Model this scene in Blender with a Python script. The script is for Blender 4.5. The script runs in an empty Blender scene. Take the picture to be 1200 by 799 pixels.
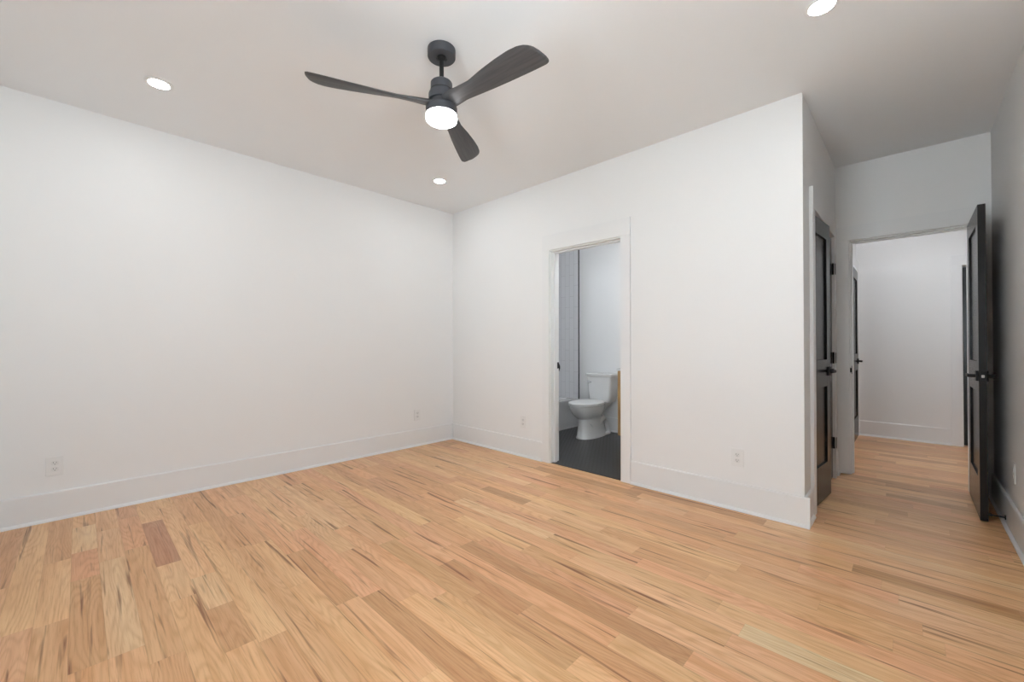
import bpy, bmesh, math, random
from mathutils import Vector, Matrix
PI = math.pi
R = math.radians
sc = bpy.context.scene
COL = sc.collection

# ---------------------------------------------------------------- camera
cam_d = bpy.data.cameras.new('camera'); cam = bpy.data.objects.new('camera', cam_d); COL.objects.link(cam)
cam_d.sensor_width = 36.0; cam_d.lens = 486.86 / 1200 * 36.0
cam_d.clip_start = .02
cam.location = (3.9794, -3.1143, 1.126)
cam.rotation_euler = (PI / 2 + .0088, 0, R(43.834))
sc.camera = cam
# ---------------------------------------------------------------- exposure
vs = sc.view_settings
vs.view_transform = 'Standard'; vs.look = 'None'; vs.gamma = 1; vs.use_curve_mapping = False
vs.exposure = 0.0
# ---------------------------------------------------------------- daylight
SKY, GND = 12.5, 19.0      # sky and ground radiance; ground raised to brighten the ceiling
HALL, BATH, FAR = 58.0, 62.0, 40.0  # emission of the unseen lamps added in hall, bathroom and far room
world = bpy.data.worlds.new('daylight'); sc.world = world; world.use_nodes = True
wn = world.node_tree; wn.nodes.clear()
w_out = wn.nodes.new('ShaderNodeOutputWorld'); w_bg = wn.nodes.new('ShaderNodeBackground')
w_tc = wn.nodes.new('ShaderNodeTexCoord'); w_sep = wn.nodes.new('ShaderNodeSeparateXYZ'); w_r = wn.nodes.new('ShaderNodeValToRGB')
wn.links.new(w_tc.outputs['Generated'], w_sep.inputs[0]); wn.links.new(w_sep.outputs['Z'], w_r.inputs[0])
WMX = max(SKY, GND, 1e-6)
w_r.color_ramp.elements[0].position = .0; w_r.color_ramp.elements[0].color = (GND / WMX * .94, GND / WMX * .99, GND / WMX * 1.06, 1)
w_r.color_ramp.elements[1].position = .06; w_r.color_ramp.elements[1].color = (SKY / WMX * .90, SKY / WMX * .98, SKY / WMX * 1.10, 1)
wn.links.new(w_r.outputs[0], w_bg.inputs['Color']); w_bg.inputs['Strength'].default_value = WMX
wn.links.new(w_bg.outputs[0], w_out.inputs['Surface'])
LAMP = 90.0        # recessed light lens emission
FANL = 14.0        # fan light lens emission
# unseen window added behind the camera to light the recess: x0, x1, z0, z1
ADDED_WINS = [(2.80, 3.62, .72, 2.08)]
ADDED_WINR = [(-3.05, -2.20, .72, 2.08)]   # unseen window added to light the left wall (y0, y1, z0, z1)
def portal(name, loc, rot, sx, sy):
    l = bpy.data.lights.new(name, 'AREA'); l.shape = 'RECTANGLE'; l.size = sx; l.size_y = sy
    l.cycles.is_portal = True
    o = bpy.data.objects.new(name, l); COL.objects.link(o); o.location = loc; o.rotation_euler = rot
for (a, b, c, d) in ADDED_WINS:
    portal('window_portal', ((a + b) / 2, -3.66, (c + d) / 2), (PI / 2, 0, PI), b - a, d - c)   # faces +Y, into the room

for (a, b, c, d) in ADDED_WINR:
    portal('window_portal', (4.415 + .14, (a + b) / 2, (c + d) / 2), (0, PI / 2, 0), d - c, b - a)   # faces -X, into the room

# ---------------------------------------------------------------- materials
def mat(name, col, rough=.5, metal=0, spec=.5, coat=0, emis=None, es=0):
    m = bpy.data.materials.new(name); m.use_nodes = True
    b = m.node_tree.nodes['Principled BSDF']
    b.inputs['Base Color'].default_value = (*col, 1); b.inputs['Roughness'].default_value = rough
    b.inputs['Metallic'].default_value = metal; b.inputs['Specular IOR Level'].default_value = spec
    b.inputs['Coat Weight'].default_value = coat; b.inputs['Coat Roughness'].default_value = .1
    if emis: b.inputs['Emission Color'].default_value = (*emis, 1); b.inputs['Emission Strength'].default_value = es
    return m
def N(m, t, **k):
    n = m.node_tree.nodes.new(t)
    for a, v in k.items(): setattr(n, a, v)
    return n
def L(m, a, b): m.node_tree.links.new(a, b)
def bsdf(m): return m.node_tree.nodes['Principled BSDF']
def math_(m, op, a, b=None, clamp=False):
    n = N(m, 'ShaderNodeMath', operation=op, use_clamp=clamp)
    for i, v in enumerate((a, b)):
        if v is None: continue
        if isinstance(v, (int, float)): n.inputs[i].default_value = v
        else: L(m, v, n.inputs[i])
    return n.outputs[0]
def bumpy(m, scale, strength, dist=.002):
    nz = N(m, 'ShaderNodeTexNoise'); nz.inputs['Scale'].default_value = scale; nz.inputs['Detail'].default_value = 3
    tc = N(m, 'ShaderNodeTexCoord'); L(m, tc.outputs['Object'], nz.inputs['Vector'])
    bp = N(m, 'ShaderNodeBump'); bp.inputs['Strength'].default_value = strength; bp.inputs['Distance'].default_value = dist
    L(m, nz.outputs['Fac'], bp.inputs['Height']); L(m, bp.outputs[0], bsdf(m).inputs['Normal'])
    return m
M = {}
M['wall'] = bumpy(mat('wall_paint', (.935, .935, .93), .5, spec=.3), 160, .12)
M['ceiling'] = bumpy(mat('ceiling_paint', (.935, .947, .955), .6, spec=.3), 160, .1)
M['trim'] = mat('trim_paint', (.91, .915, .915), .3, spec=.45)
M['black_paint'] = bumpy(mat('black_door_paint', (.008, .008, .009), .27, spec=.32), 90, .03)
M['black_metal'] = mat('matte_black_metal', (.009, .009, .010), .5, spec=.3)
M['steel'] = mat('brushed_steel', (.75, .74, .72), .3, metal=1)
M['fan_metal'] = mat('fan_dark_metal', (.055, .057, .066), .42, spec=.5)
M['fan_hole'] = mat('fan_socket_black', (.008, .008, .008), .5)
M['lens'] = mat('frosted_light_lens', (.9, .9, .9), .4, emis=(.97, 1, 1.02), es=LAMP)
M['fan_lens'] = mat('frosted_fan_lens', (.9, .9, .9), .4, emis=(1, 1, 1), es=FANL)
M['plastic'] = mat('white_plastic', (.90, .90, .89), .3)
M['socket'] = mat('white_socket_plastic', (.84, .84, .83), .3)
M['slot'] = mat('dark_slot', (.22, .22, .22), .6)
M['porcelain'] = mat('glazed_porcelain', (.92, .92, .91), .08, spec=.6, coat=.4)
M['chrome'] = mat('chrome', (.85, .85, .86), .08, metal=1)
M['acrylic'] = mat('tub_acrylic', (.86, .86, .86), .12, spec=.55)
M['counter'] = mat('white_quartz', (.86, .86, .85), .15)
M['dark_strip'] = mat('dark_threshold_strip', (.02, .017, .014), .35)
M['outside'] = mat('outside_ground', (.2, .22, .14), .9)

# fan blade: dark stained wood
def fan_wood():
    m = mat('blade_dark_wood', (.04, .04, .042), .45, spec=.5)
    tc = N(m, 'ShaderNodeTexCoord'); mp = N(m, 'ShaderNodeMapping'); mp.inputs['Scale'].default_value = (3, 60, 60)
    nz = N(m, 'ShaderNodeTexNoise'); nz.inputs['Scale'].default_value = 1.5; nz.inputs['Detail'].default_value = 6
    cr = N(m, 'ShaderNodeValToRGB'); cr.color_ramp.elements[0].position = .3; cr.color_ramp.elements[0].color = (.045, .045, .049, 1)
    cr.color_ramp.elements[1].position = .75; cr.color_ramp.elements[1].color = (.085, .083, .084, 1)
    L(m, tc.outputs['Object'], mp.inputs[0]); L(m, mp.outputs[0], nz.inputs['Vector']); L(m, nz.outputs['Fac'], cr.inputs[0]); L(m, cr.outputs[0], bsdf(m).inputs['Base Color'])
    return m
M['blade'] = fan_wood()

# vanity wood
def vanity_wood():
    m = mat('vanity_oak', (.45, .28, .13), .45)
    tc = N(m, 'ShaderNodeTexCoord'); mp = N(m, 'ShaderNodeMapping'); mp.inputs['Scale'].default_value = (40, 40, 3)
    nz = N(m, 'ShaderNodeTexNoise'); nz.inputs['Scale'].default_value = 1.5; nz.inputs['Detail'].default_value = 5
    cr = N(m, 'ShaderNodeValToRGB'); cr.color_ramp.elements[0].position = .3; cr.color_ramp.elements[0].color = (.40, .22, .09, 1)
    cr.color_ramp.elements[1].position = .7; cr.color_ramp.elements[1].color = (.62, .40, .18, 1)
    L(m, tc.outputs['Object'], mp.inputs[0]); L(m, mp.outputs[0], nz.inputs['Vector']); L(m, nz.outputs['Fac'], cr.inputs[0]); L(m, cr.outputs[0], bsdf(m).inputs['Base Color'])
    return m
M['vanity'] = vanity_wood()

# oak strip floor: every plank carries its own tint and random offset
def oak():
    m = mat('oak_planks', (.5, .33, .2), .32, spec=.5)
    b = bsdf(m)
    at = N(m, 'ShaderNodeAttribute', attribute_name='tint'); an = N(m, 'ShaderNodeAttribute', attribute_name='rnd')
    uv = N(m, 'ShaderNodeUVMap', uv_map='UVMap')
    geo = N(m, 'ShaderNodeNewGeometry'); sp = N(m, 'ShaderNodeSeparateXYZ'); L(m, geo.outputs['Position'], sp.inputs[0])
    rs = N(m, 'ShaderNodeSeparateColor'); L(m, an.outputs['Color'], rs.inputs[0])
    off = math_(m, 'MULTIPLY', rs.outputs[0], 37.0); off2 = math_(m, 'MULTIPLY', rs.outputs[1], 91.0)
    def coords(sx, sy):
        c = N(m, 'ShaderNodeCombineXYZ')
        L(m, math_(m, 'ADD', math_(m, 'MULTIPLY', sp.outputs[0], sx), off), c.inputs[0])
        L(m, math_(m, 'MULTIPLY', sp.outputs[1], sy), c.inputs[1]); L(m, off2, c.inputs[2]); return c.outputs[0]
    # growth-ring field -> cathedral grain
    n1 = N(m, 'ShaderNodeTexNoise'); n1.inputs['Scale'].default_value = 1.0; n1.inputs['Detail'].default_value = 1.2; n1.inputs['Roughness'].default_value = .4
    L(m, coords(1.1, 9.0), n1.inputs['Vector'])
    k = math_(m, 'ADD', math_(m, 'MULTIPLY', rs.outputs[2], 80.0), 75.0)
    ring = math_(m, 'SINE', math_(m, 'MULTIPLY', n1.outputs['Fac'], k))
    ring = math_(m, 'ADD', math_(m, 'MULTIPLY', ring, .5), .5)
    ring = math_(m, 'POWER', ring, 2.2)
    # fine pores
    n2 = N(m, 'ShaderNodeTexNoise'); n2.inputs['Scale'].default_value = 1.0; n2.inputs['Detail'].default_value = 4
    L(m, coords(9, 230), n2.inputs['Vector'])
    # broad tonal drift in a plank
    n3 = N(m, 'ShaderNodeTexNoise'); n3.inputs['Scale'].default_value = 1.0; n3.inputs['Detail'].default_value = 4
    L(m, coords(1.1, 26), n3.inputs['Vector'])
    # dark mineral streaks and knots
    n4 = N(m, 'ShaderNodeTexNoise'); n4.inputs['Scale'].default_value = 1.0; n4.inputs['Detail'].default_value = 2.5; n4.inputs['Distortion'].default_value = .6
    L(m, coords(1.5, 42), n4.inputs['Vector'])
    st = N(m, 'ShaderNodeMapRange'); st.inputs['From Min'].default_value = .60; st.inputs['From Max'].default_value = .71; L(m, n4.outputs['Fac'], st.inputs['Value'])
    def mix(a, bcol, f, mode='MIX'):
        x = N(m, 'ShaderNodeMix', data_type='RGBA', blend_type=mode)
        for s, v in ((x.inputs['Factor'], f), (x.inputs[6], a), (x.inputs[7], bcol)):
            if isinstance(v, (int, float)): s.default_value = v
            elif isinstance(v, tuple): s.default_value = (*v, 1)
            else: L(m, v, s)
        return x.outputs[2]
    c = at.outputs['Color']
    c = mix(c, (.78, .66, .55), math_(m, 'MULTIPLY', ring, .42), 'MULTIPLY')
    r3 = N(m, 'ShaderNodeMapRange'); r3.inputs['From Min'].default_value = .35; r3.inputs['From Max'].default_value = .68; L(m, n3.outputs['Fac'], r3.inputs['Value'])
    c = mix(c, (.83, .68, .56), math_(m, 'MULTIPLY', r3.outputs[0], .62), 'MULTIPLY')
    r2 = N(m, 'ShaderNodeMapRange'); r2.inputs['From Min'].default_value = .5; r2.inputs['From Max'].default_value = .75; L(m, n2.outputs['Fac'], r2.inputs['Value'])
    c = mix(c, (.72, .6, .5), math_(m, 'MULTIPLY', r2.outputs[0], .62), 'MULTIPLY')
    c = mix(c, (.36, .20, .11), math_(m, 'MULTIPLY', st.outputs[0], .88), 'MULTIPLY')
    # hairline joints between planks (uv = metres from the plank edge)
    us = N(m, 'ShaderNodeSeparateXYZ'); L(m, uv.outputs[0], us.inputs[0])
    W = .0995
    ey = math_(m, 'MINIMUM', us.outputs[1], math_(m, 'SUBTRACT', W, us.outputs[1]))
    jr = N(m, 'ShaderNodeMapRange'); jr.inputs['From Min'].default_value = .0; jr.inputs['From Max'].default_value = .0013; jr.inputs['To Min'].default_value = 1; jr.inputs['To Max'].default_value = 0; L(m, ey, jr.inputs['Value'])
    jx = N(m, 'ShaderNodeMapRange'); jx.inputs['From Min'].default_value = .0; jx.inputs['From Max'].default_value = .0016; jx.inputs['To Min'].default_value = 1; jx.inputs['To Max'].default_value = 0; L(m, us.outputs[0], jx.inputs['Value'])
    j = math_(m, 'MAXIMUM', jr.outputs[0], jx.outputs[0])
    c = mix(c, (.38, .26, .18), math_(m, 'MULTIPLY', j, .35), 'MULTIPLY')
    L(m, c, b.inputs['Base Color'])
    rr = math_(m, 'ADD', math_(m, 'MULTIPLY', r2.outputs[0], .10), .30); L(m, rr, b.inputs['Roughness'])
    bp = N(m, 'ShaderNodeBump'); bp.inputs['Strength'].default_value = .15; bp.inputs['Distance'].default_value = .0006
    L(m, math_(m, 'SUBTRACT', 1.0, math_(m, 'MAXIMUM', j, math_(m, 'MULTIPLY', r2.outputs[0], .3))), bp.inputs['Height']); L(m, bp.outputs[0], b.inputs['Normal'])
    return m
M['oak'] = oak()

# black hexagon mosaic
def hexmat():
    m = mat('black_hexagon_tile', (.02, .021, .023), .3, spec=.5)
    geo = N(m, 'ShaderNodeNewGeometry')
    def V(op, a, b=None):
        n = N(m, 'ShaderNodeVectorMath', operation=op); L(m, a, n.inputs[0])
        if b is not None:
            if isinstance(b, tuple): n.inputs[1].default_value = b
            else: L(m, b, n.inputs[1])
        return n
    S = .042
    p = V('SCALE', geo.outputs['Position']); p.inputs['Scale'].default_value = 1 / S; p = p.outputs[0]
    s = (1, 1.7320508, 1); h = (.5, .8660254, 0)
    # positions shifted far positive so the modulo stays positive
    p = V('ADD', p, (1000, 1732.0508, 0)).outputs[0]
    def cell(q):
        a = V('SUBTRACT', V('MODULO', q, s).outputs[0], h).outputs[0]
        return V('MULTIPLY', a, (1, 1, 0)).outputs[0]
    a = cell(p); b = cell(V('ADD', p, h).outputs[0])
    la = V('LENGTH', a).outputs['Value']; lb = V('LENGTH', b).outputs['Value']
    sel = math_(m, 'LESS_THAN', lb, la)
    x = N(m, 'ShaderNodeMix', data_type='VECTOR'); L(m, sel, x.inputs['Factor']); L(m, a, x.inputs[4]); L(m, b, x.inputs[5])
    g = V('ABSOLUTE', x.outputs[1]).outputs[0]
    gs = N(m, 'ShaderNodeSeparateXYZ'); L(m, g, gs.inputs[0])
    hd = math_(m, 'MAXIMUM', gs.outputs[0], V('DOT_PRODUCT', g, (.5, .8660254, 0)).outputs['Value'])
    gr = N(m, 'ShaderNodeMapRange'); gr.inputs['From Min'].default_value = .43; gr.inputs['From Max'].default_value = .46; L(m, hd, gr.inputs['Value'])
    mx = N(m, 'ShaderNodeMix', data_type='RGBA'); L(m, gr.outputs[0], mx.inputs['Factor'])
    mx.inputs[6].default_value = (.012, .0125, .014, 1); mx.inputs[7].default_value = (.13, .125, .12, 1)
    L(m, mx.outputs[2], bsdf(m).inputs['Base Color'])
    L(m, math_(m, 'ADD', math_(m, 'MULTIPLY', gr.outputs[0], .5), .28), bsdf(m).inputs['Roughness'])
    bp = N(m, 'ShaderNodeBump', invert=True); bp.inputs['Strength'].default_value = .4; bp.inputs['Distance'].default_value = .001
    L(m, gr.outputs[0], bp.inputs['Height']); L(m, bp.outputs[0], bsdf(m).inputs['Normal'])
    return m
M['hex'] = hexmat()

# white vertical stacked tile around the tub
def tilemat():
    m = mat('white_glazed_tile', (.85, .855, .87), .12, spec=.55)
    tc = N(m, 'ShaderNodeTexCoord'); sp = N(m, 'ShaderNodeSeparateXYZ'); L(m, tc.outputs['Object'], sp.inputs[0])
    c = N(m, 'ShaderNodeCombineXYZ'); L(m, sp.outputs[2], c.inputs[0]); L(m, math_(m, 'ADD', sp.outputs[0], sp.outputs[1]), c.inputs[1])
    br = N(m, 'ShaderNodeTexBrick'); br.offset = .5; br.inputs['Scale'].default_value = 1
    br.inputs['Brick Width'].default_value = .30; br.inputs['Row Height'].default_value = .075; br.inputs['Mortar Size'].default_value = .0018
    br.inputs['Color1'].default_value = (.84, .845, .86, 1); br.inputs['Color2'].default_value = (.86, .865, .88, 1); br.inputs['Mortar'].default_value = (.62, .62, .63, 1)
    L(m, c.outputs[0], br.inputs['Vector']); L(m, br.outputs['Color'], bsdf(m).inputs['Base Color'])
    bp = N(m, 'ShaderNodeBump', invert=True); bp.inputs['Strength'].default_value = .3; bp.inputs['Distance'].default_value = .001
    L(m, br.outputs['Fac'], bp.inputs['Height']); L(m, bp.outputs[0], bsdf(m).inputs['Normal'])
    return m
M['tile'] = tilemat()
def glassmat():
    m = bpy.data.materials.new('window_glass'); m.use_nodes = True; nt = m.node_tree; nt.nodes.clear()
    o = nt.nodes.new('ShaderNodeOutputMaterial'); t = nt.nodes.new('ShaderNodeBsdfTransparent'); t.inputs[0].default_value = (.95, .97, .96, 1)
    g = nt.nodes.new('ShaderNodeBsdfGlossy'); g.inputs['Roughness'].default_value = .02
    f = nt.nodes.new('ShaderNodeFresnel'); f.inputs[0].default_value = 1.45; x = nt.nodes.new('ShaderNodeMixShader')
    nt.links.new(f.outputs[0], x.inputs[0]); nt.links.new(t.outputs[0], x.inputs[1]); nt.links.new(g.outputs[0], x.inputs[2]); nt.links.new(x.outputs[0], o.inputs[0])
    return m
M['glass'] = glassmat()

# ---------------------------------------------------------------- mesh helpers
def box(bm, x0, x1, y0, y1, z0, z1, bev=0):
    t = bmesh.new()
    bmesh.ops.create_cube(t, size=1)
    bmesh.ops.scale(t, vec=(x1 - x0, y1 - y0, z1 - z0), verts=t.verts)
    bmesh.ops.translate(t, vec=((x0 + x1) / 2, (y0 + y1) / 2, (z0 + z1) / 2), verts=t.verts)
    if bev: bmesh.ops.bevel(t, geom=list(t.edges), offset=bev, segments=2, affect='EDGES', profile=.5)
    me = bpy.data.meshes.new('tmp'); t.to_mesh(me); t.free(); bm.from_mesh(me); bpy.data.meshes.remove(me)
def lathe(bm, prof, seg=48, c=(0, 0, 0), axis='Z', sx=1, sy=1):
    rings = []
    for (r, z) in prof:
        ring = []
        if r < 1e-6:
            ring = [(0, 0, z)]
        else:
            ring = [(r * math.cos(2 * PI * i / seg) * sx, r * math.sin(2 * PI * i / seg) * sy, z) for i in range(seg)]
        vv = []
        for p in ring:
            if axis == 'X': p = (p[2], p[0], p[1])
            elif axis == 'Y': p = (p[1], p[2], p[0])
            vv.append(bm.verts.new((p[0] + c[0], p[1] + c[1], p[2] + c[2])))
        rings.append(vv)
    for a, b in zip(rings, rings[1:]):
        if len(a) == 1 and len(b) == 1: continue
        for i in range(seg):
            j = (i + 1) % seg
            if len(a) == 1: bm.faces.new((a[0], b[j], b[i]))
            elif len(b) == 1: bm.faces.new((a[i], a[j], b[0]))
            else: bm.faces.new((a[i], a[j], b[j], b[i]))
    for rg, flip in ((rings[0], True), (rings[-1], False)):
        if len(rg) > 1: bm.faces.new(rg[::-1] if flip else rg)
def loft(bm, sections, cap=True):
    """sections: lists of points with equal count, closed rings"""
    rs = [[bm.verts.new(p) for p in s] for s in sections]
    n = len(rs[0])
    for a, b in zip(rs, rs[1:]):
        for i in range(n): bm.faces.new((a[i], a[(i + 1) % n], b[(i + 1) % n], b[i]))
    if cap: bm.faces.new(rs[0][::-1]); bm.faces.new(rs[-1])
def obj(name, bm, m, parent=None, smooth=False, loc=None):
    bmesh.ops.recalc_face_normals(bm, faces=bm.faces)
    me = bpy.data.meshes.new(name); bm.to_mesh(me); bm.free()
    me.materials.append(m if not isinstance(m, str) else M[m])
    if smooth:
        for p in me.polygons: p.use_smooth = True
        try: me.set_sharp_from_angle(angle=R(38))
        except Exception: pass
    o = bpy.data.objects.new(name, me); COL.objects.link(o)
    if parent: o.parent = parent
    if loc: o.location = loc
    return o
def B(): return bmesh.new()
def tag(o, label, cat, group=None, kind=None):
    o['label'] = label; o['category'] = cat
    if group: o['group'] = group
    if kind: o['kind'] = kind
    return o
def thing(name, label, cat, loc=(0, 0, 0), rz=0, group=None, kind=None):
    o = bpy.data.objects.new(name, None); COL.objects.link(o); o.empty_display_size = .1
    o.location = loc; o.rotation_euler = (0, 0, rz)
    return tag(o, label, cat, group, kind)
def struct(name, bm, m, label, cat, smooth=False):
    return tag(obj(name, bm, m, smooth=smooth), label, cat, kind='structure')

# ---------------------------------------------------------------- layout
H = 2.70
X1, Y1, X2, YR = 3.50, 1.545, 4.415, -3.52     # recess wall, end wall, right wall, rear wall
BL, BR_, BH = 1.500, 2.245, 2.02               # bathroom opening
CL, CR, CH = .315, 1.295, 2.03                 # closet opening (along y)
EL, ER, EH = 3.598, 4.300, 2.03                # doorway to the hall
YH, XHL = 3.65, 3.49                           # hall far wall, hall left wall
YB = 1.67                                      # bathroom far wall
BB = .184

# ceiling
bm = B(); box(bm, -.21, 6.12, YR - .12, 5.6, H, H + .12)
struct('ceiling', bm, 'ceiling', 'flat white ceiling over the whole room', 'ceiling')

# oak floor
random.seed(11)
W = .0995; YE = -3.036
TINTS = [((.62, .42, .27), 5), ((.66, .47, .31), 5), ((.58, .37, .235), 4), ((.67, .475, .33), 2.5), ((.61, .38, .26), 4), ((.65, .415, .29), 3),
         ((.52, .33, .20), 2.0), ((.46, .27, .16), .9), ((.69, .51, .37), 1.2)]
def pick():
    t = random.choices([a for a, _ in TINTS], [w for _, w in TINTS])[0]
    mean = (.62, .425, .275); t = tuple(q + (v - q) * .8 for v, q in zip(t, mean))
    k = random.uniform(.95, 1.05); return (min(.96, t[0] * k * TK[0]), t[1] * k * TK[1] * random.uniform(.98, 1.02), t[2] * k * TK[2])
TK = (1.44, 1.29, 1.02)
# planks that stand out in the photograph: row y-centre, x0, x1, tint
SPECIAL = [(-1.298, 3.49, 4.5, (.70, .56, .43)), (-2.79, .49, 1.22, (.47, .27, .19)), (-3.088, .72, 1.10, (.60, .36, .24)), (-3.088, 1.10, 1.9, (.55, .36, .22)),
           (-.35, 3.76, 4.3, (.46, .28, .15)), (-2.99, .95, 1.9, (.67, .50, .36)), (-.90, 1.55, 2.0, (.46, .28, .17))]
bm = B()
ltint = bm.loops.layers.float_color.new('tint'); lr = bm.loops.layers.float_color.new('rnd'); luv = bm.loops.layers.uv.new('UVMap')
def plank(xa, xb, ya, yb, base, t, rx):
    vs_ = [bm.verts.new(p) for p in ((xa, ya, 0), (xb, ya, 0), (xb, yb, 0), (xa, yb, 0))]
    f = bm.faces.new(vs_)
    for lp, (u, v) in zip(f.loops, ((0, ya - base), (xb - xa, ya - base), (xb - xa, yb - base), (0, yb - base))):
        lp[ltint] = (*t, 1); lp[lr] = (*rx, 1); lp[luv].uv = (u, v)
k0 = math.floor((YR - .02 - YE) / W)
y = YE + k0 * W
while y < 5.5:
    ya, yb = y, y + W
    lo_y = max(ya, YR)
    x = (0.0 if ya < -.001 + 0 else 3.37)
    xe = X2 if ya < Y1 else 6.0
    segs = []
    x0 = x - random.uniform(0, .7)
    sp_ = sorted([s for s in SPECIAL if abs(s[0] - (ya + yb) / 2) < W * .5], key=lambda s: s[1])
    while x0 < xe:
        nx = x0 + random.choice([random.uniform(.3, .7), random.uniform(.5, 1.3), random.uniform(.8, 1.6)])
        t = pick()
        for s in sp_:
            if s[1] <= x0 + .02 and x0 < s[2] - .02: nx = s[2]; t = tuple(min(.93, v * k) for v, k in zip(s[3], TK)); break
            if x0 < s[1] < nx + .1: nx = s[1]; break
        segs.append((max(x0, x), min(nx, xe), t)); x0 = nx
    for (a, b, t) in segs:
        if b - a < .01: continue
        rx = (random.random(), random.random(), random.random())
        if ya < 0 < yb:      # the row that runs under the back wall: full width only in the recess
            if a < 3.37: plank(a, min(b, 3.37), lo_y, .005, ya, t, rx)
            if b > 3.37: plank(max(a, 3.37), b, lo_y, yb, ya, t, rx)
        else: plank(a, b, lo_y, yb, ya, t, rx)
    y += W
fl = struct('floor', bm, 'oak', 'natural oak strip floor running through bedroom and hall', 'floor')
# sub-floor slab under everything
bm = B(); box(bm, -.21, 6.12, YR - .12, 5.6, -.12, -.004)
struct('floor', bm, M['dark_strip'], 'dark subfloor slab below the oak strips', 'floor')
bm = B(); box(bm, -.09, 2.70, .012, YB, -.004, -.001)
struct('floor', bm, 'hex', 'black hexagon mosaic floor in the bathroom', 'floor')
bm = B(); box(bm, BL, BR_, .002, .030, -.004, .003, .001)
struct('trim', bm, 'dark_strip', 'dark threshold strip between oak floor and black tile', 'threshold')

# walls
def wall(name, boxes, label, m='wall'):
    bm = B()
    for b in boxes: box(bm, *b)
    return struct(name, bm, m, label, 'wall')
wall('wall_left', [(-.12, 0, YR - .12, 0, 0, H)], 'long blank white wall on the left of the bedroom')
wall('wall_back', [(-.12, BL, 0, .12, 0, H), (BR_, X1, 0, .12, 0, H), (BL, BR_, 0, .12, BH, H)], 'white wall with the bathroom doorway in it')
wall('wall_recess', [(X1 - .12, X1, .12, CL, 0, H), (X1 - .12, X1, CR, Y1 + .12, 0, H), (X1 - .12, X1, CL, CR, CH, H)], 'white side wall of the recess holding the closet doors')
wall('wall_end', [(X1, EL, Y1, Y1 + .12, 0, H), (ER, 6.12, Y1, Y1 + .12, 0, H), (EL, ER, Y1, Y1 + .12, EH, H)], 'white wall with the doorway to the hall in it')
bx = []; yp = YR - .12
for (a, b, c, d) in ADDED_WINR:
    bx += [(X2, X2 + .12, yp, a, 0, H), (X2, X2 + .12, a, b, 0, c), (X2, X2 + .12, a, b, d, H)]; yp = b
bx.append((X2, X2 + .12, yp, Y1, 0, H))
wall('wall_right', bx, 'white wall on the right behind the open black door')
bx = []; xp = -.0
for (a, b, c, d) in ADDED_WINS:
    bx += [(xp, a, YR - .12, YR, 0, H), (a, b, YR - .12, YR, 0, c), (a, b, YR - .12, YR, d, H)]; xp = b
bx.append((xp, X2, YR - .12, YR, 0, H))
wall('wall_rear', bx, 'white wall behind the camera with a window')
# bathroom shell
wall('wall_bathroom_left', [(-.21, -.09, .12, YB, 0, H)], 'tiled wall at the head of the bathtub', 'wall')
wall('wall_bathroom_far', [(-.21, 2.82, YB, YB + .12, 0, H)], 'pale wall behind the toilet in the bathroom')
wall('wall_bathroom_right', [(2.70, 2.82, .12, YB, 0, H)], 'white wall between bathroom and closet')
# closet back
wall('wall_closet', [(2.82, X1 - .12, Y1, Y1 + .12, 0, H)], 'white wall closing the closet')
# hall
HD0, HD1 = 2.86, 3.56
wall('wall_hall_left', [(XHL - .12, XHL, Y1 + .12, HD0, 0, H), (XHL - .12, XHL, HD1, YH + .12, 0, H), (XHL - .12, XHL, HD0, HD1, 2.03, H)], 'white wall on the left of the hall')
FX0, FX1 = 4.395, 5.15
wall('wall_hall_far', [(XHL, FX0, YH, YH + .12, 0, H), (FX1, 6.12, YH, YH + .12, 0, H), (FX0, FX1, YH, YH + .12, 2.0, H)], 'pale grey-white wall across the end of the hall')
wall('wall_hall_right', [(6.0, 6.12, Y1 + .12, YH, 0, H)], 'white wall at the right end of the hall')
wall('wall_far_room', [(3.9, 4.02, YH + .12, 5.5, 0, H), (4.02, 6.12, 5.48, 5.6, 0, H), (6.0, 6.12, YH + .12, 5.48, 0, H)], 'white walls of the room beyond the hall')

# tile around tub + black edge trims
TX = .668
bm = B(); box(bm, -.09, TX, YB - .012, YB, .386, H); box(bm, -.09, -.078, .12, YB - .012, .386, H); box(bm, -.078, TX, .12, .132, .386, H)
struct('wall_tub_surround', bm, 'tile', 'white glazed tile wall above the bathtub', 'tile wall')
bm = B(); box(bm, TX, TX + .007, YB - .014, YB, .38, H)
struct('trim', bm, 'black_metal', 'thin black metal edge strip beside the white tub tile', 'edge trim')

# baseboards ---------------------------------------------------------
def base_run(p, q, side):
    """baseboard + shoe moulding from p to q (axis aligned); side = unit normal into the room"""
    bm = B()
    (xa, ya), (xb, yb) = p, q; nx, ny = side
    def run(t0, t1, prof):
        ring = lambda X, Y: [(X + nx * a, Y + ny * a, z) for a, z in prof]
        loft(bm, [ring(xa, ya), ring(xb, yb)])
    run(0, 0, [(0, 0), (.015, 0), (.015, BB - .006), (.011, BB), (0, BB)])
    run(0, 0, [(.0152, 0), (.029, 0), (.0285, .006), (.026, .011), (.021, .0165), (.0152, .019)])
    return bm
def baseboard(name, p, q, side, label): return struct(name, base_run(p, q, side), 'trim', label, 'baseboard')
baseboard('baseboard_left', (0, YR), (0, -.0), (1, 0), 'tall white baseboard along the left wall')
baseboard('baseboard_back', (.029, 0), (BL - .092, 0), (0, -1), 'white baseboard left of the bathroom doorway')
baseboard('baseboard_back_right', (BR_ + .092, 0), (X1 + .029, 0), (0, -1), 'white baseboard between bathroom doorway and outer corner')
baseboard('baseboard_recess', (X1, 0), (X1, CL - .102), (1, 0), 'short white baseboard turning the outer corner to the closet')
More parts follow.
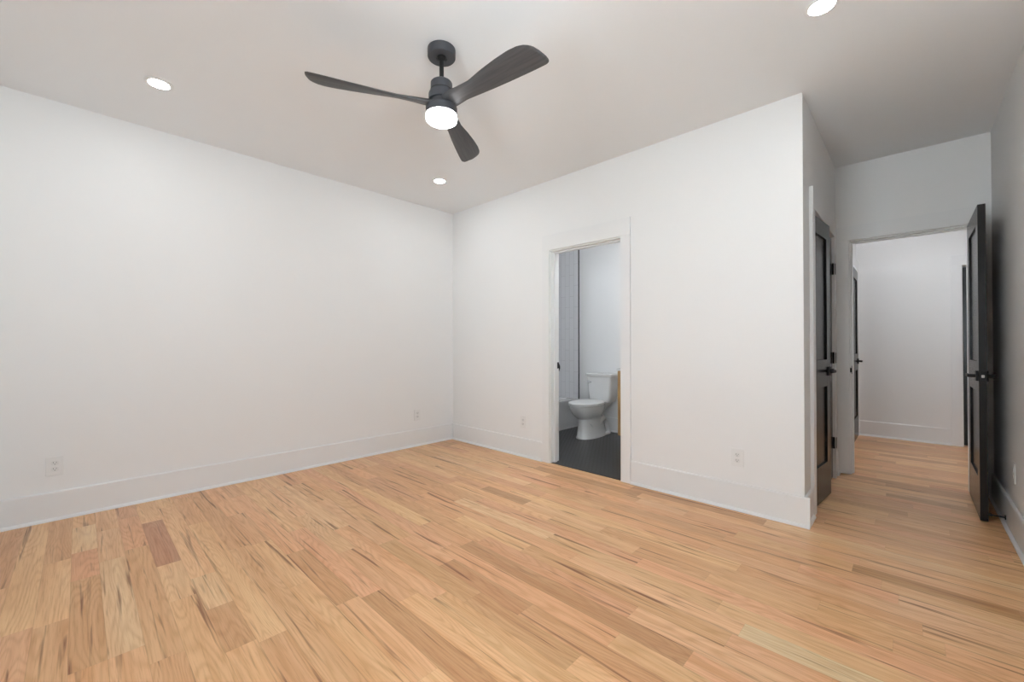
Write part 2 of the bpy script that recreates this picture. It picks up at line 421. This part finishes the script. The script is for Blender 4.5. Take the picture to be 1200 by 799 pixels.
baseboard('baseboard_recess_far', (X1, CR + .102), (X1, Y1 - .022), (1, 0), 'tiny white baseboard between closet and hall doorway')
baseboard('baseboard_right', (X2, YR), (X2, Y1), (-1, 0), 'white baseboard along the right wall')
baseboard('baseboard_rear', (.03, YR), (X2 - .03, YR), (0, 1), 'white baseboard below the rear windows')
baseboard('baseboard_hall_far', (XHL, YH), (FX0 - .092, YH), (0, -1), 'white baseboard at the far end of the hall')
baseboard('baseboard_hall_right', (FX1 + .1, YH), (6.0, YH), (0, -1), 'white baseboard right of the far hall doorway')
baseboard('baseboard_hall_left', (XHL, Y1 + .145), (XHL, HD0 - .09), (1, 0), 'white baseboard on the left of the hall')
baseboard('baseboard_bathroom', (TX + .012, YB), (2.70, YB), (0, -1), 'white baseboard behind the toilet')

# casings ------------------------------------------------------------
def casing_x(x0, x1, zt, y, s, hb=.15, w=.09, left=True, right=True):
    """flat casing round an opening in a wall that runs along x; s = direction it stands proud"""
    bm = B(); ya, yb = sorted((y, y + s * .02)); r = .004
    if left: box(bm, x0 - w, x0 - r, ya, yb, 0, zt + r, .0015)
    if right: box(bm, x1 + r, x1 + w, ya, yb, 0, zt + r, .0015)
    box(bm, x0 - w, x1 + w, *sorted((y, y + s * .022)), zt + r, zt + hb, .0015)
    return bm
def casing_y(y0, y1, zt, x, s, hb=.14, w=.10, yr=None):
    bm = B(); xa, xb = sorted((x, x + s * .02)); r = .004
    box(bm, xa, xb, y0 - w, y0 - r, 0, zt + r, .0015)
    box(bm, xa, xb, y1 + r, y1 + w, 0, zt + r, .0015)
    box(bm, *sorted((x, x + s * .022)), y0 - w, (yr or y1 + w), zt + r, zt + hb, .0015)
    return bm
struct('trim_1', casing_x(BL, BR_, BH, 0, -1), 'trim', 'flat white casing round the bathroom doorway', 'door casing')
struct('trim_2', casing_y(CL, CR, CH, X1, 1), 'trim', 'white casing round the black closet doors', 'door casing')
struct('trim_3', casing_x(EL, ER, EH, Y1, -1, hb=.13), 'trim', 'white casing round the doorway to the hall', 'door casing')
struct('trim_4', casing_x(FX0, FX1, 2.0, YH, -1, hb=.12), 'trim', 'white casing at the far right of the hall', 'door casing')
struct('trim_5', casing_y(HD0, HD1, 2.03, XHL, 1, hb=.12, w=.085), 'trim', 'white casing round the black door in the hall', 'door casing')
# jambs and stops
bm = B()
jt = .006
box(bm, BL, BL + jt, 0, .12, 0, BH); box(bm, BR_ - jt, BR_, 0, .12, 0, BH); box(bm, BL + jt, BR_ - jt, 0, .12, BH - jt, BH)
box(bm, BL + jt, BL + jt + .011, .045, .08, 0, BH - jt); box(bm, BR_ - jt - .011, BR_ - jt, .045, .08, 0, BH - jt); box(bm, BL + jt + .011, BR_ - jt - .011, .045, .08, BH - jt - .011, BH - jt)
struct('trim_6', bm, 'trim', 'white jamb with door stop lining the bathroom doorway', 'door jamb')
bm = B()
box(bm, EL, EL + jt, Y1, Y1 + .12, 0, EH); box(bm, EL + jt, ER, Y1, Y1 + .12, EH - jt, EH)
box(bm, EL + jt, EL + jt + .011, Y1 + .045, Y1 + .08, 0, EH - jt); box(bm, EL + jt + .011, ER, Y1 + .045, Y1 + .08, EH - jt - .011, EH - jt)
box(bm, ER - jt, ER, Y1 + .04, Y1 + .12, 0, EH - jt - .012)
struct('trim_7', bm, 'trim', 'white jamb with door stop lining the hall doorway', 'door jamb')

# ---------------------------------------------------------------- door leaves
def leaf_mesh(w, h, t0, t1, z0=.012):
    """shaker leaf with two recessed flat panels; local x along the leaf, thickness t0..t1 in y"""
    bm = B(); st = .112 if w > .6 else .095; zt = z0 + h
    tr, l0, l1, br = zt - .115, z0 + .81, z0 + 1.005, z0 + .255
    box(bm, 0, st, t0, t1, z0, zt, .0012); box(bm, w - st, w, t0, t1, z0, zt, .0012)
    for a, b in ((tr, zt), (l0, l1), (z0, br)): box(bm, st, w - st, t0, t1, a, b, .0008)
    tm = (t0 + t1) / 2
    for a, b in ((br, l0), (l1, tr)): box(bm, st, w - st, tm - .0055, tm + .0055, a, b)
    return bm
def lever(parent, x, y, z, out, dirx, bolt=None):
    """square rose and flat lever; out = +1/-1 local y side it stands on, dirx = way the lever points along the leaf"""
    bm = B()
    ya, yb = sorted((y, y + out * .009)); box(bm, x - .032, x + .032, ya, yb, z - .032, z + .032, .0015)
    o = obj('door_lever', bm, 'black_metal', parent)
    bm = B(); lathe(bm, [(.011, 0), (.011, .030 * 1)], 20, (x, y + out * .009 if out > 0 else y - .039, z), 'Y')
    xa, xb = sorted((x - dirx * .012, x + dirx * .118)); ya, yb = sorted((y + out * .034, y + out * .046))
    box(bm, xa, xb, ya, yb, z - .0095, z + .0095, .002)
    obj('lever_handle', bm, 'black_metal', o, True)
def hinge(parent, x, y, z, plate=(0, 0)):
    bm = B(); lathe(bm, [(.0055, -.048), (.0075, -.046), (.0075, .046), (.0055, .048)], 16, (x, y, z))
    if plate != (0, 0):
        xa, xb = sorted((x, x + plate[0])); ya, yb = sorted((y - .001, y + plate[1]))
        box(bm, xa, xb, ya, yb, z - .045, z + .045)
    obj('hinge', bm, 'black_metal', parent, True)
HZ = (1.765, 1.015, .30)
# closet pair
d1 = thing('door_1', 'narrow black closet door standing slightly ajar, nearer to the outer corner', 'closet door', (X1 - .001, CL + .006, 0), R(90 - 5.0), kind='structure')
obj('door_leaf', leaf_mesh(.484, 2.008, 0, .035), 'black_paint', d1)
lever(d1, .484 - .058, -.0, .93, -1, -1)
for z in HZ: hinge(d1, -.003, -.006, z)
bm = B(); box(bm, .4842, .4852, .006, .029, .90, .96); box(bm, .4852, .497, .011, .024, .921, .939, .003)
obj('latch', bm, 'steel', d1)['label'] = 'pale steel latch bolt'
d2 = thing('door_2', 'black closet door hidden behind its ajar twin, hinged by the hall doorway', 'closet door', (X1 - .001, CR - .006, 0), R(-90), kind='structure')
obj('door_leaf', leaf_mesh(.484, 2.008, -.035, 0), 'black_paint', d2)
lever(d2, .484 - .058, .0, .93, 1, -1)
for z in HZ: hinge(d2, -.004, .008, z, (.0, .0))
for z in HZ:
    bm = B(); box(bm, -.030, -.004, .022, .0245, z - .045, z + .045); obj('hinge_plate', bm, 'black_metal', d2)
# bedroom door, wide open against the right wall
d3 = thing('door_3', 'tall black two-panel door standing wide open near the right wall', 'door', (ER - .010, Y1 - .022, 0), R(-90), kind='structure')
LW = .672
obj('door_leaf', leaf_mesh(LW, 2.008, 0, .035), 'black_paint', d3)
lever(d3, LW - .062, 0, .925, -1, -1); lever(d3, LW - .062, .035, .925, 1, -1)
for z in HZ: hinge(d3, -.006, .040, z)
bm = B(); box(bm, LW, LW + .0015, .005, .030, .895, .955); obj('latch_plate', bm, 'black_metal', d3)
bm = B(); box(bm, LW + .0015, LW + .011, .0105, .0245, .916, .934, .003); obj('latch_bolt', bm, 'steel', d3)['label'] = 'shiny steel latch bolt'
# hall door, closed in the left hall wall
d4 = thing('door_4', 'closed black panelled door on the left side of the hall', 'door', (XHL + .019, HD0 + .003, 0), R(90), kind='structure')
obj('door_leaf', leaf_mesh(HD1 - HD0 - .006, 2.008, 0, .035), 'black_paint', d4)
lever(d4, HD1 - HD0 - .075, 0, .925, -1, -1)
# far room door, standing open
d5 = thing('door_5', 'black door seen as a thin strip at the far right of the hall', 'door', (FX0 + .002, YH + .035, 0), R(84), kind='structure')
obj('door_leaf', leaf_mesh(.74, 1.975, -.035, 0), 'black_paint', d5)

# strike plates (on their jambs)
bm = B(); box(bm, BL + jt, BL + jt + .0015, .086, .119, .895, .955, .0004)
tag(obj('strike_plate', bm, 'black_metal'), 'small black strike plate on the bathroom door jamb', 'strike plate')
t = thing('tub_valve', 'round black tub valve on the white tile wall, half hidden by the bathroom door jamb', 'tub valve', (.262, YB - .012, .80))
bm = B(); lathe(bm, [(0, 0), (.092, 0), (.090, -.006), (.07, -.010), (0, -.010)], 48, (0, 0, 0), 'Y'); obj('escutcheon', bm, 'black_metal', t, True)
bm = B(); lathe(bm, [(0, -.010), (.026, -.010), (.024, -.055), (0, -.055)], 32, (0, 0, 0), 'Y'); box(bm, -.008, .008, -.054, -.040, -.085, .0, .003); obj('valve_handle', bm, 'black_metal', t, True)
bm = B(); box(bm, EL + jt, EL + jt + .002, Y1 + .010, Y1 + .034, .87, .94); box(bm, EL - .001, EL + .009, Y1 - .024, Y1 - .0225, .885, .925)
tag(obj('strike_plate', bm, 'black_metal'), 'tiny black strike plate on the hall doorway jamb', 'strike plate')

# rigid door stop between open door and baseboard
t = thing('door_stop', 'thin black rod door stop beneath the open door, fixed to the right baseboard', 'door stop', (X2 - .015, .893, .048))
bm = B(); lathe(bm, [(.0, -.004), (.014, -.004), (.014, 0), (0, 0)], 20, (0, 0, 0), 'X'); obj('mounting_plate', bm, 'black_metal', t, True)
bm = B(); lathe(bm, [(.0045, -.004), (.0045, -.056)], 16, (0, 0, 0), 'X'); obj('rod', bm, 'black_metal', t, True)
bm = B(); lathe(bm, [(.009, -.0561), (.0095, -.064), (.007, -.072), (0, -.072)], 20, (0, 0, 0), 'X'); obj('rubber_tip', bm, 'fan_hole', t, True)

# ---------------------------------------------------------------- added windows out of view, sized for their light
WL = ['white double-hung window in the rear wall behind the camera', 'white double-hung window in the right wall beside the camera']
for i, (a, b, c, d, rear) in enumerate([w + (True,) for w in ADDED_WINS] + [w + (False,) for w in ADDED_WINR]):
    wi = thing('window_%d' % (i + 1), WL[i], 'window', ((a + b) / 2, YR - .06, c) if rear else (X2 + .06, (a + b) / 2, c), 0 if rear else R(90), kind='structure')
    w2 = (b - a) / 2; h = d - c
    bm = B(); f = .045
    box(bm, -w2, -w2 + f, -.05, .05, 0, h); box(bm, w2 - f, w2, -.05, .05, 0, h); box(bm, -w2 + f, w2 - f, -.05, .05, 0, f); box(bm, -w2 + f, w2 - f, -.05, .05, h - f, h)
    box(bm, -w2 + f, w2 - f, -.02, .02, h / 2 - .02, h / 2 + .02)
    obj('window_frame', bm, 'trim', wi)
    bm = B(); box(bm, -w2 + f, w2 - f, -.003, .003, f, h / 2 - .02); box(bm, -w2 + f, w2 - f, -.003, .003, h / 2 + .02, h - f); obj('window_pane', bm, 'glass', wi)
    bm = B(); box(bm, -w2 - .09, w2 + .09, .062, .082, h, h + .12); box(bm, -w2 - .09, -w2, .062, .082, 0, h); box(bm, w2, w2 + .09, .062, .082, 0, h); box(bm, -w2 - .11, w2 + .11, .0602, .10, -.03, -.0); obj('window_casing', bm, 'trim', wi)

# ---------------------------------------------------------------- ceiling fan
fan = thing('ceiling_fan', 'black three-blade ceiling fan with a lit round lamp', 'ceiling fan', (2.181, -1.784, 0))
bm = B(); lathe(bm, [(.0, H), (.0735, H), (.0735, 2.660), (.071, 2.656), (.030, 2.655), (.028, 2.659), (0, 2.659)], 64); obj('canopy', bm, 'fan_metal', fan, True)
bm = B(); lathe(bm, [(.0, 2.660), (.024, 2.660), (.022, 2.648), (.012, 2.640), (.0115, 2.640), (.0115, 2.52), (0, 2.52)], 32); obj('downrod', bm, 'fan_hole', fan, True)
bm = B(); lathe(bm, [(0, 2.548), (.017, 2.548), (.019, 2.540), (.021, 2.526), (.052, 2.524), (.057, 2.518), (.058, 2.468), (.058, 2.466), (.0665, 2.461), (.068, 2.455), (.068, 2.424), (.0, 2.424)], 64); mh = obj('motor_housing', bm, 'fan_metal', fan, True)
bm = B(); lathe(bm, [(.0585, 2.4795), (.0592, 2.479), (.0592, 2.476), (.0585, 2.4755)], 64); obj('seam_ring', bm, 'fan_hole', mh, True)
bm = B(); lathe(bm, [(0, 2.4238), (.055, 2.4238), (.06, 2.41), (.066, 2.395), (0, 2.395)], 64); obj('blade_hub', bm, 'blade', fan, True)
bm = B(); lathe(bm, [(0, 2.392), (.078, 2.392), (.083, 2.386), (.083, 2.348), (0, 2.348)], 64); lk = obj('light_kit', bm, 'fan_metal', fan, True)
bm = B(); lathe(bm, [(0, 2.3475), (.0815, 2.3475), (.083, 2.33), (.080, 2.319), (.072, 2.313), (.055, 2.3105), (0, 2.310)], 64); obj('light_shade', bm, 'fan_lens', lk, True)
ST = [(.035, .036, -.040, 20, 2.404), (.07, .044, -.048, 20, 2.404), (.10, .042, -.050, 21, 2.404), (.16, .038, -.044, 22, 2.404), (.24, .042, -.044, 22, 2.402), (.34, .052, -.060, 18, 2.402), (.44, .060, -.072, 15, 2.402),
      (.52, .065, -.077, 13.5, 2.402), (.57, .068, -.074, 12.5, 2.402), (.60, .069, -.064, 12, 2.402), (.62, .0695, -.050, 12, 2.402), (.635, .069, -.030, 12, 2.402), (.645, .066, .0, 12, 2.402), (.651, .060, .03, 12, 2.402)]
def interp(r):
    for a, b in zip(ST, ST[1:]):
        if a[0] <= r <= b[0]:
            u = (r - a[0]) / (b[0] - a[0]); u2 = u
            return [a[i] * (1 - u2) + b[i] * u2 for i in range(5)]
    return ST[-1]
def blade_mesh():
    bm = B(); secs = []; rs = [.035 + i * .012 for i in range(48)] + [.605, .615, .625, .633, .640, .646, .651]
    rs = sorted(set(round(r, 4) for r in rs if r <= .651))
    for r in rs:
        _, sc_, sw, pit, z = interp(r); p = R(pit); n = 9; th = .0065 if r > .22 else .0065 + (.22 - r) * .045
        if r > .64: th *= .6
        top = []; bot = []
        for i in range(n):
            u = i / (n - 1); s = sc_ + (sw - sc_) * u; e = th * (max(0, 1 - abs(2 * u - 1) ** 3)) ** .5 + .0012
            y0, z0 = s * math.cos(p), z - s * math.sin(p)
            top.append((r, y0 + e * math.sin(p), z0 + e * math.cos(p))); bot.append((r, y0 - e * math.sin(p), z0 - e * math.cos(p)))
        secs.append(top + bot[::-1])
    loft(bm, secs); return bm
b0 = obj('fan_blade', blade_mesh(), 'blade', fan, True); b0.rotation_euler.z = R(4.5)
for a in (125, -115):
    c = b0.copy(); c.parent = fan; c.rotation_euler.z = R(a); COL.objects.link(c)

# ---------------------------------------------------------------- recessed lights
def recessed(x, y, label):
    t = thing('recessed_light', label, 'ceiling light', (x, y, H), group='lit recessed ceiling lights')
    bm = B(); lathe(bm, [(.050, -.0002), (.070, -.0002), (.0705, -.0025), (.0520, -.006), (.050, -.004), (.050, -.0002)], 64)
    bmesh.ops.remove_doubles(bm, verts=bm.verts, dist=1e-5)
    obj('trim_ring', bm, 'trim', t, True)
    bm = B(); lathe(bm, [(0, -.0003), (.0498, -.0003), (.0498, -.0042), (0, -.0048)], 64); obj('light_lens', bm, 'lens', t, True)
recessed(.722, -.726, 'small round lit ceiling light near the far corner, seen just below the fan')
recessed(.718, -2.792, 'round lit ceiling light above the left wall, left of the fan')
recessed(3.690, -.735, 'round lit ceiling light at the top edge, right of the fan')
recessed(3.690, -2.79, 'round lit ceiling light near the rear wall, above the camera')

# ---------------------------------------------------------------- wall outlets
def outlet(loc, rz, label):
    t = thing('wall_outlet', label, 'outlet', loc, rz, group='white duplex wall outlets')
    bm = B(); box(bm, -.040, .040, -.006, 0, -.060, .060, .0025); obj('cover_plate', bm, 'plastic', t)
    for s in (-1, 1):
        bm = B(); zc = s * .0195
        pts = []
        for i in range(28):
            a = 2 * PI * i / 28; pts.append((max(-.0168, min(.0168, .0205 * math.cos(a))), .0145 * math.sin(a)))
        loft(bm, [[(px, -.006, zc + pz) for px, pz in pts], [(px, -.0078, zc + pz) for px, pz in pts]])
        r = obj('socket', bm, 'socket', t)
        bm = B(); box(bm, -.0075, -.0052, -.0081, -.0078, zc - .001, zc + .008); box(bm, .0052, .0075, -.0081, -.0078, zc + .0, zc + .007)
        lathe(bm, [(0, 0), (.0026, 0), (.0026, .0004), (0, .0004)], 12, (0, -.0082, zc - .0068), 'Y'); obj('slots', bm, 'slot', r)
    bm = B(); lathe(bm, [(0, 0), (.0028, 0), (.0028, .0012), (0, .0012)], 14, (0, -.0072, 0), 'Y'); obj('screw', bm, 'socket', t)
outlet((0, -3.218, .346), R(90), 'white duplex outlet on the left wall nearest the left edge of the photo')
outlet((0, -.496, .344), R(90), 'white duplex outlet on the left wall nearest the far corner')
outlet((1.150, 0, .346), 0, 'white duplex outlet left of the bathroom doorway')
outlet((3.122, 0, .357), 0, 'white duplex outlet right of the bathroom doorway')
outlet((X2, .70, .372), R(-90), 'white duplex outlet on the right wall beside the open black door')

# ---------------------------------------------------------------- bathroom
# tub
tub = thing('bathtub', 'white alcove bathtub behind the toilet, beside the tiled wall', 'bathtub', (-.078, .132, 0))
bm = B(); tw, tl, th = TX + .078 - .012, YB - .012 - .132 - .002, .385
def rr(x0, x1, y0, y1, z, r, n=6):
    p = []
    for (cx_, cy_, a0) in ((x1 - r, y1 - r, 0), (x0 + r, y1 - r, 90), (x0 + r, y0 + r, 180), (x1 - r, y0 + r, 270)):
        for i in range(n + 1):
            a = R(a0 + 90 * i / n); p.append((cx_ + r * math.cos(a), cy_ + r * math.sin(a), z))
    return p
secs = [rr(0, tw, 0, tl, 0, .004), rr(0, tw, 0, tl, th - .03, .004), rr(0, tw + .006, 0, tl, th - .02, .004), rr(0, tw + .006, 0, tl, th - .004, .004), rr(.003, tw + .002, .003, tl - .003, th, .006),
        rr(.055, tw - .07, .07, tl - .09, th, .10), rr(.065, tw - .08, .08, tl - .10, th - .012, .10), rr(.10, tw - .12, .14, tl - .2, .10, .12), rr(.15, tw - .17, .2, tl - .28, .075, .1)]
loft(bm, secs); obj('tub_shell', bm, 'acrylic', tub, True)
bm = B(); lathe(bm, [(0, 0), (.03, 0), (.03, .006), (.0, .008)], 24, (tw / 2, .35, .0755)); obj('drain', bm, 'chrome', tub, True)

# toilet: back against far wall, bowl towards the doorway (-y)
toi = thing('toilet', 'white two-piece toilet with lid closed, seen through the bathroom doorway', 'toilet', (1.125, YB - .03, 0), R(180))
TS = []
def el(cy_, rx, ryf, ryb, z, n=40, flat=0):
    p = []
    for i in range(n):
        a = 2 * PI * i / n; s = math.sin(a); c = math.cos(a)
        yy = cy_ + (ryf if s > 0 else ryb) * s
        p.append((rx * (abs(c) ** (.85) if True else 1) * (1 if c > 0 else -1), yy, z))
    return p
# local +y points to the doorway (world -y)
bm = B()
loft(bm, [el(.37, .125, .262, .30, 0), el(.37, .126, .263, .30, .012), el(.37, .118, .250, .28, .03), el(.37, .108, .235, .25, .12), el(.375, .102, .222, .22, .20), el(.38, .104, .222, .21, .232),
          el(.40, .128, .248, .19, .262), el(.42, .158, .265, .21, .300), el(.435, .176, .276, .235, .345), el(.44, .182, .281, .25, .380), el(.44, .183, .281, .252, .393)])
# deck under the tank
loft(bm, [rr(-.06, .06, .09, .26, .30, .03), rr(-.085, .085, .06, .27, .35, .03), rr(-.115, .115, .03, .28, .385, .03), rr(-.12, .12, .03, .28, .404, .03)])
# trapway bulges at each side
for s in (-1, 1):
    secs = []
    path = [(.50, .15, .045), (.42, .11, .052), (.34, .13, .055), (.27, .20, .055), (.20, .22, .052), (.14, .16, .050), (.10, .07, .050), (.085, .01, .055)]
    for k, (yy, zz, rad) in enumerate(path):
        secs.append([(s * (.066 + .72 * rad * math.cos(2 * PI * i / 14)), yy + rad * math.sin(2 * PI * i / 14) * .6, zz + rad * math.sin(2 * PI * i / 14) * .8) for i in range(14)])
    loft(bm, secs)
# foot flange
loft(bm, [rr(-.105, .105, .06, .42, 0, .04), rr(-.105, .105, .06, .42, .022, .04), rr(-.09, .09, .07, .41, .035, .04)])
obj('bowl', bm, 'porcelain', toi, True)
bm = B(); loft(bm, [rr(-.150, .150, .022, .190, .405, .035), rr(-.162, .162, .012, .196, .44, .035), rr(-.180, .180, .003, .208, .722, .03)]); obj('tank', bm, 'porcelain', toi, True)
bm = B(); loft(bm, [rr(-.188, .188, -.002, .214, .7225, .03), rr(-.193, .193, -.004, .218, .728, .03), rr(-.193, .193, -.004, .218, .755, .03), rr(-.187, .187, 0, .212, .762, .03)]); obj('tank_lid', bm, 'porcelain', toi, True)
bm = B(); loft(bm, [el(.455, .176, .272, .222, .3945), el(.455, .184, .280, .23, .398), el(.455, .184, .280, .23, .408), el(.455, .180, .276, .226, .411)]); obj('seat', bm, 'plastic', toi, True)
bm = B(); loft(bm, [el(.455, .178, .274, .222, .4135), el(.455, .186, .282, .23, .417), el(.455, .186, .282, .23, .425), el(.455, .178, .272, .222, .434), el(.455, .13, .22, .17, .438)]); obj('seat_lid', bm, 'plastic', toi, True)
for s in (-1, 1):
    bm = B(); lathe(bm, [(0, -.02), (.013, -.02), (.013, .02), (0, .02)], 16, (s * .075, .225, .418), 'X')
    obj('seat_hinge', bm, 'plastic', toi, True)
bm = B(); lathe(bm, [(0, 0), (.013, 0), (.013, .012), (0, .012)], 20, (.15, .2085, .655), 'Y'); box(bm, .085, .155, .2205, .230, .647, .659, .003); obj('flush_lever', bm, 'chrome', toi, True)
# vanity
van = thing('bathroom_vanity', 'light oak vanity at the right edge of the bathroom doorway', 'vanity', (1.562, 1.14, 0))
bm = B(); vw, vd, vz = .90, YB - 1.14 - .016, .830
box(bm, 0, vw, .018, vd, .09, vz); box(bm, .04, vw, .07, vd, 0, .09)
obj('cabinet', bm, 'vanity', van)
for i in range(2):
    x0 = .004 + i * (vw / 2)
    bm = B(); x1_ = x0 + vw / 2 - .008
    box(bm, x0, x0 + .055, -.002, .0175, .10, vz - .006, .001); box(bm, x1_ - .055, x1_, -.002, .0175, .10, vz - .006, .001)
    box(bm, x0 + .055, x1_ - .055, -.002, .0175, .10, .16, .001); box(bm, x0 + .055, x1_ - .055, -.002, .0175, vz - .066, vz - .006, .001); box(bm, x0 + .055, x1_ - .055, .006, .0175, .16, vz - .066)
    dd = obj('cabinet_door', bm, 'vanity', van)
    hx = x1_ - .03 if i == 0 else x0 + .03
    bm = B(); box(bm, hx - .006, hx + .006, -.032, -.022, .52, .66, .003); box(bm, hx - .005, hx + .005, -.0225, -.002, .535, .545); box(bm, hx - .005, hx + .005, -.0225, -.002, .635, .645); obj('handle', bm, 'black_metal', dd)
bm = B(); box(bm, -.006, vw + .006, -.012, vd, vz, vz + .022, .002); obj('countertop', bm, 'counter', van)

# ---------------------------------------------------------------- unseen lamps added to light the other rooms
def ceiling_disc(x, y, label, watts=14):
    t = thing('flush_ceiling_light', label, 'ceiling light', (x, y, H))
    bm = B(); lathe(bm, [(0, 0), (.14, 0), (.14, -.02), (0, -.02)], 48); obj('lamp_base', bm, 'trim', t, True)
    m = mat('flush_lens', (.9, .9, .9), .4, emis=(.96, 1, 1.05), es=watts)
    bm = B(); lathe(bm, [(0, -.0202), (.13, -.0202), (.125, -.045), (.06, -.06), (0, -.062)], 48); obj('light_shade', bm, m, t, True)
ceiling_disc(1.75, .50, 'flush round ceiling light inside the bathroom', BATH)  # added lamp, set near the door to light the toilet front
ceiling_disc(3.95, 2.35, 'flush round ceiling light in the hall', HALL)  # added lamp hidden above the doorway head, shines into the recess
ceiling_disc(5.1, 4.6, 'flush round ceiling light in the room beyond the hall', FAR)
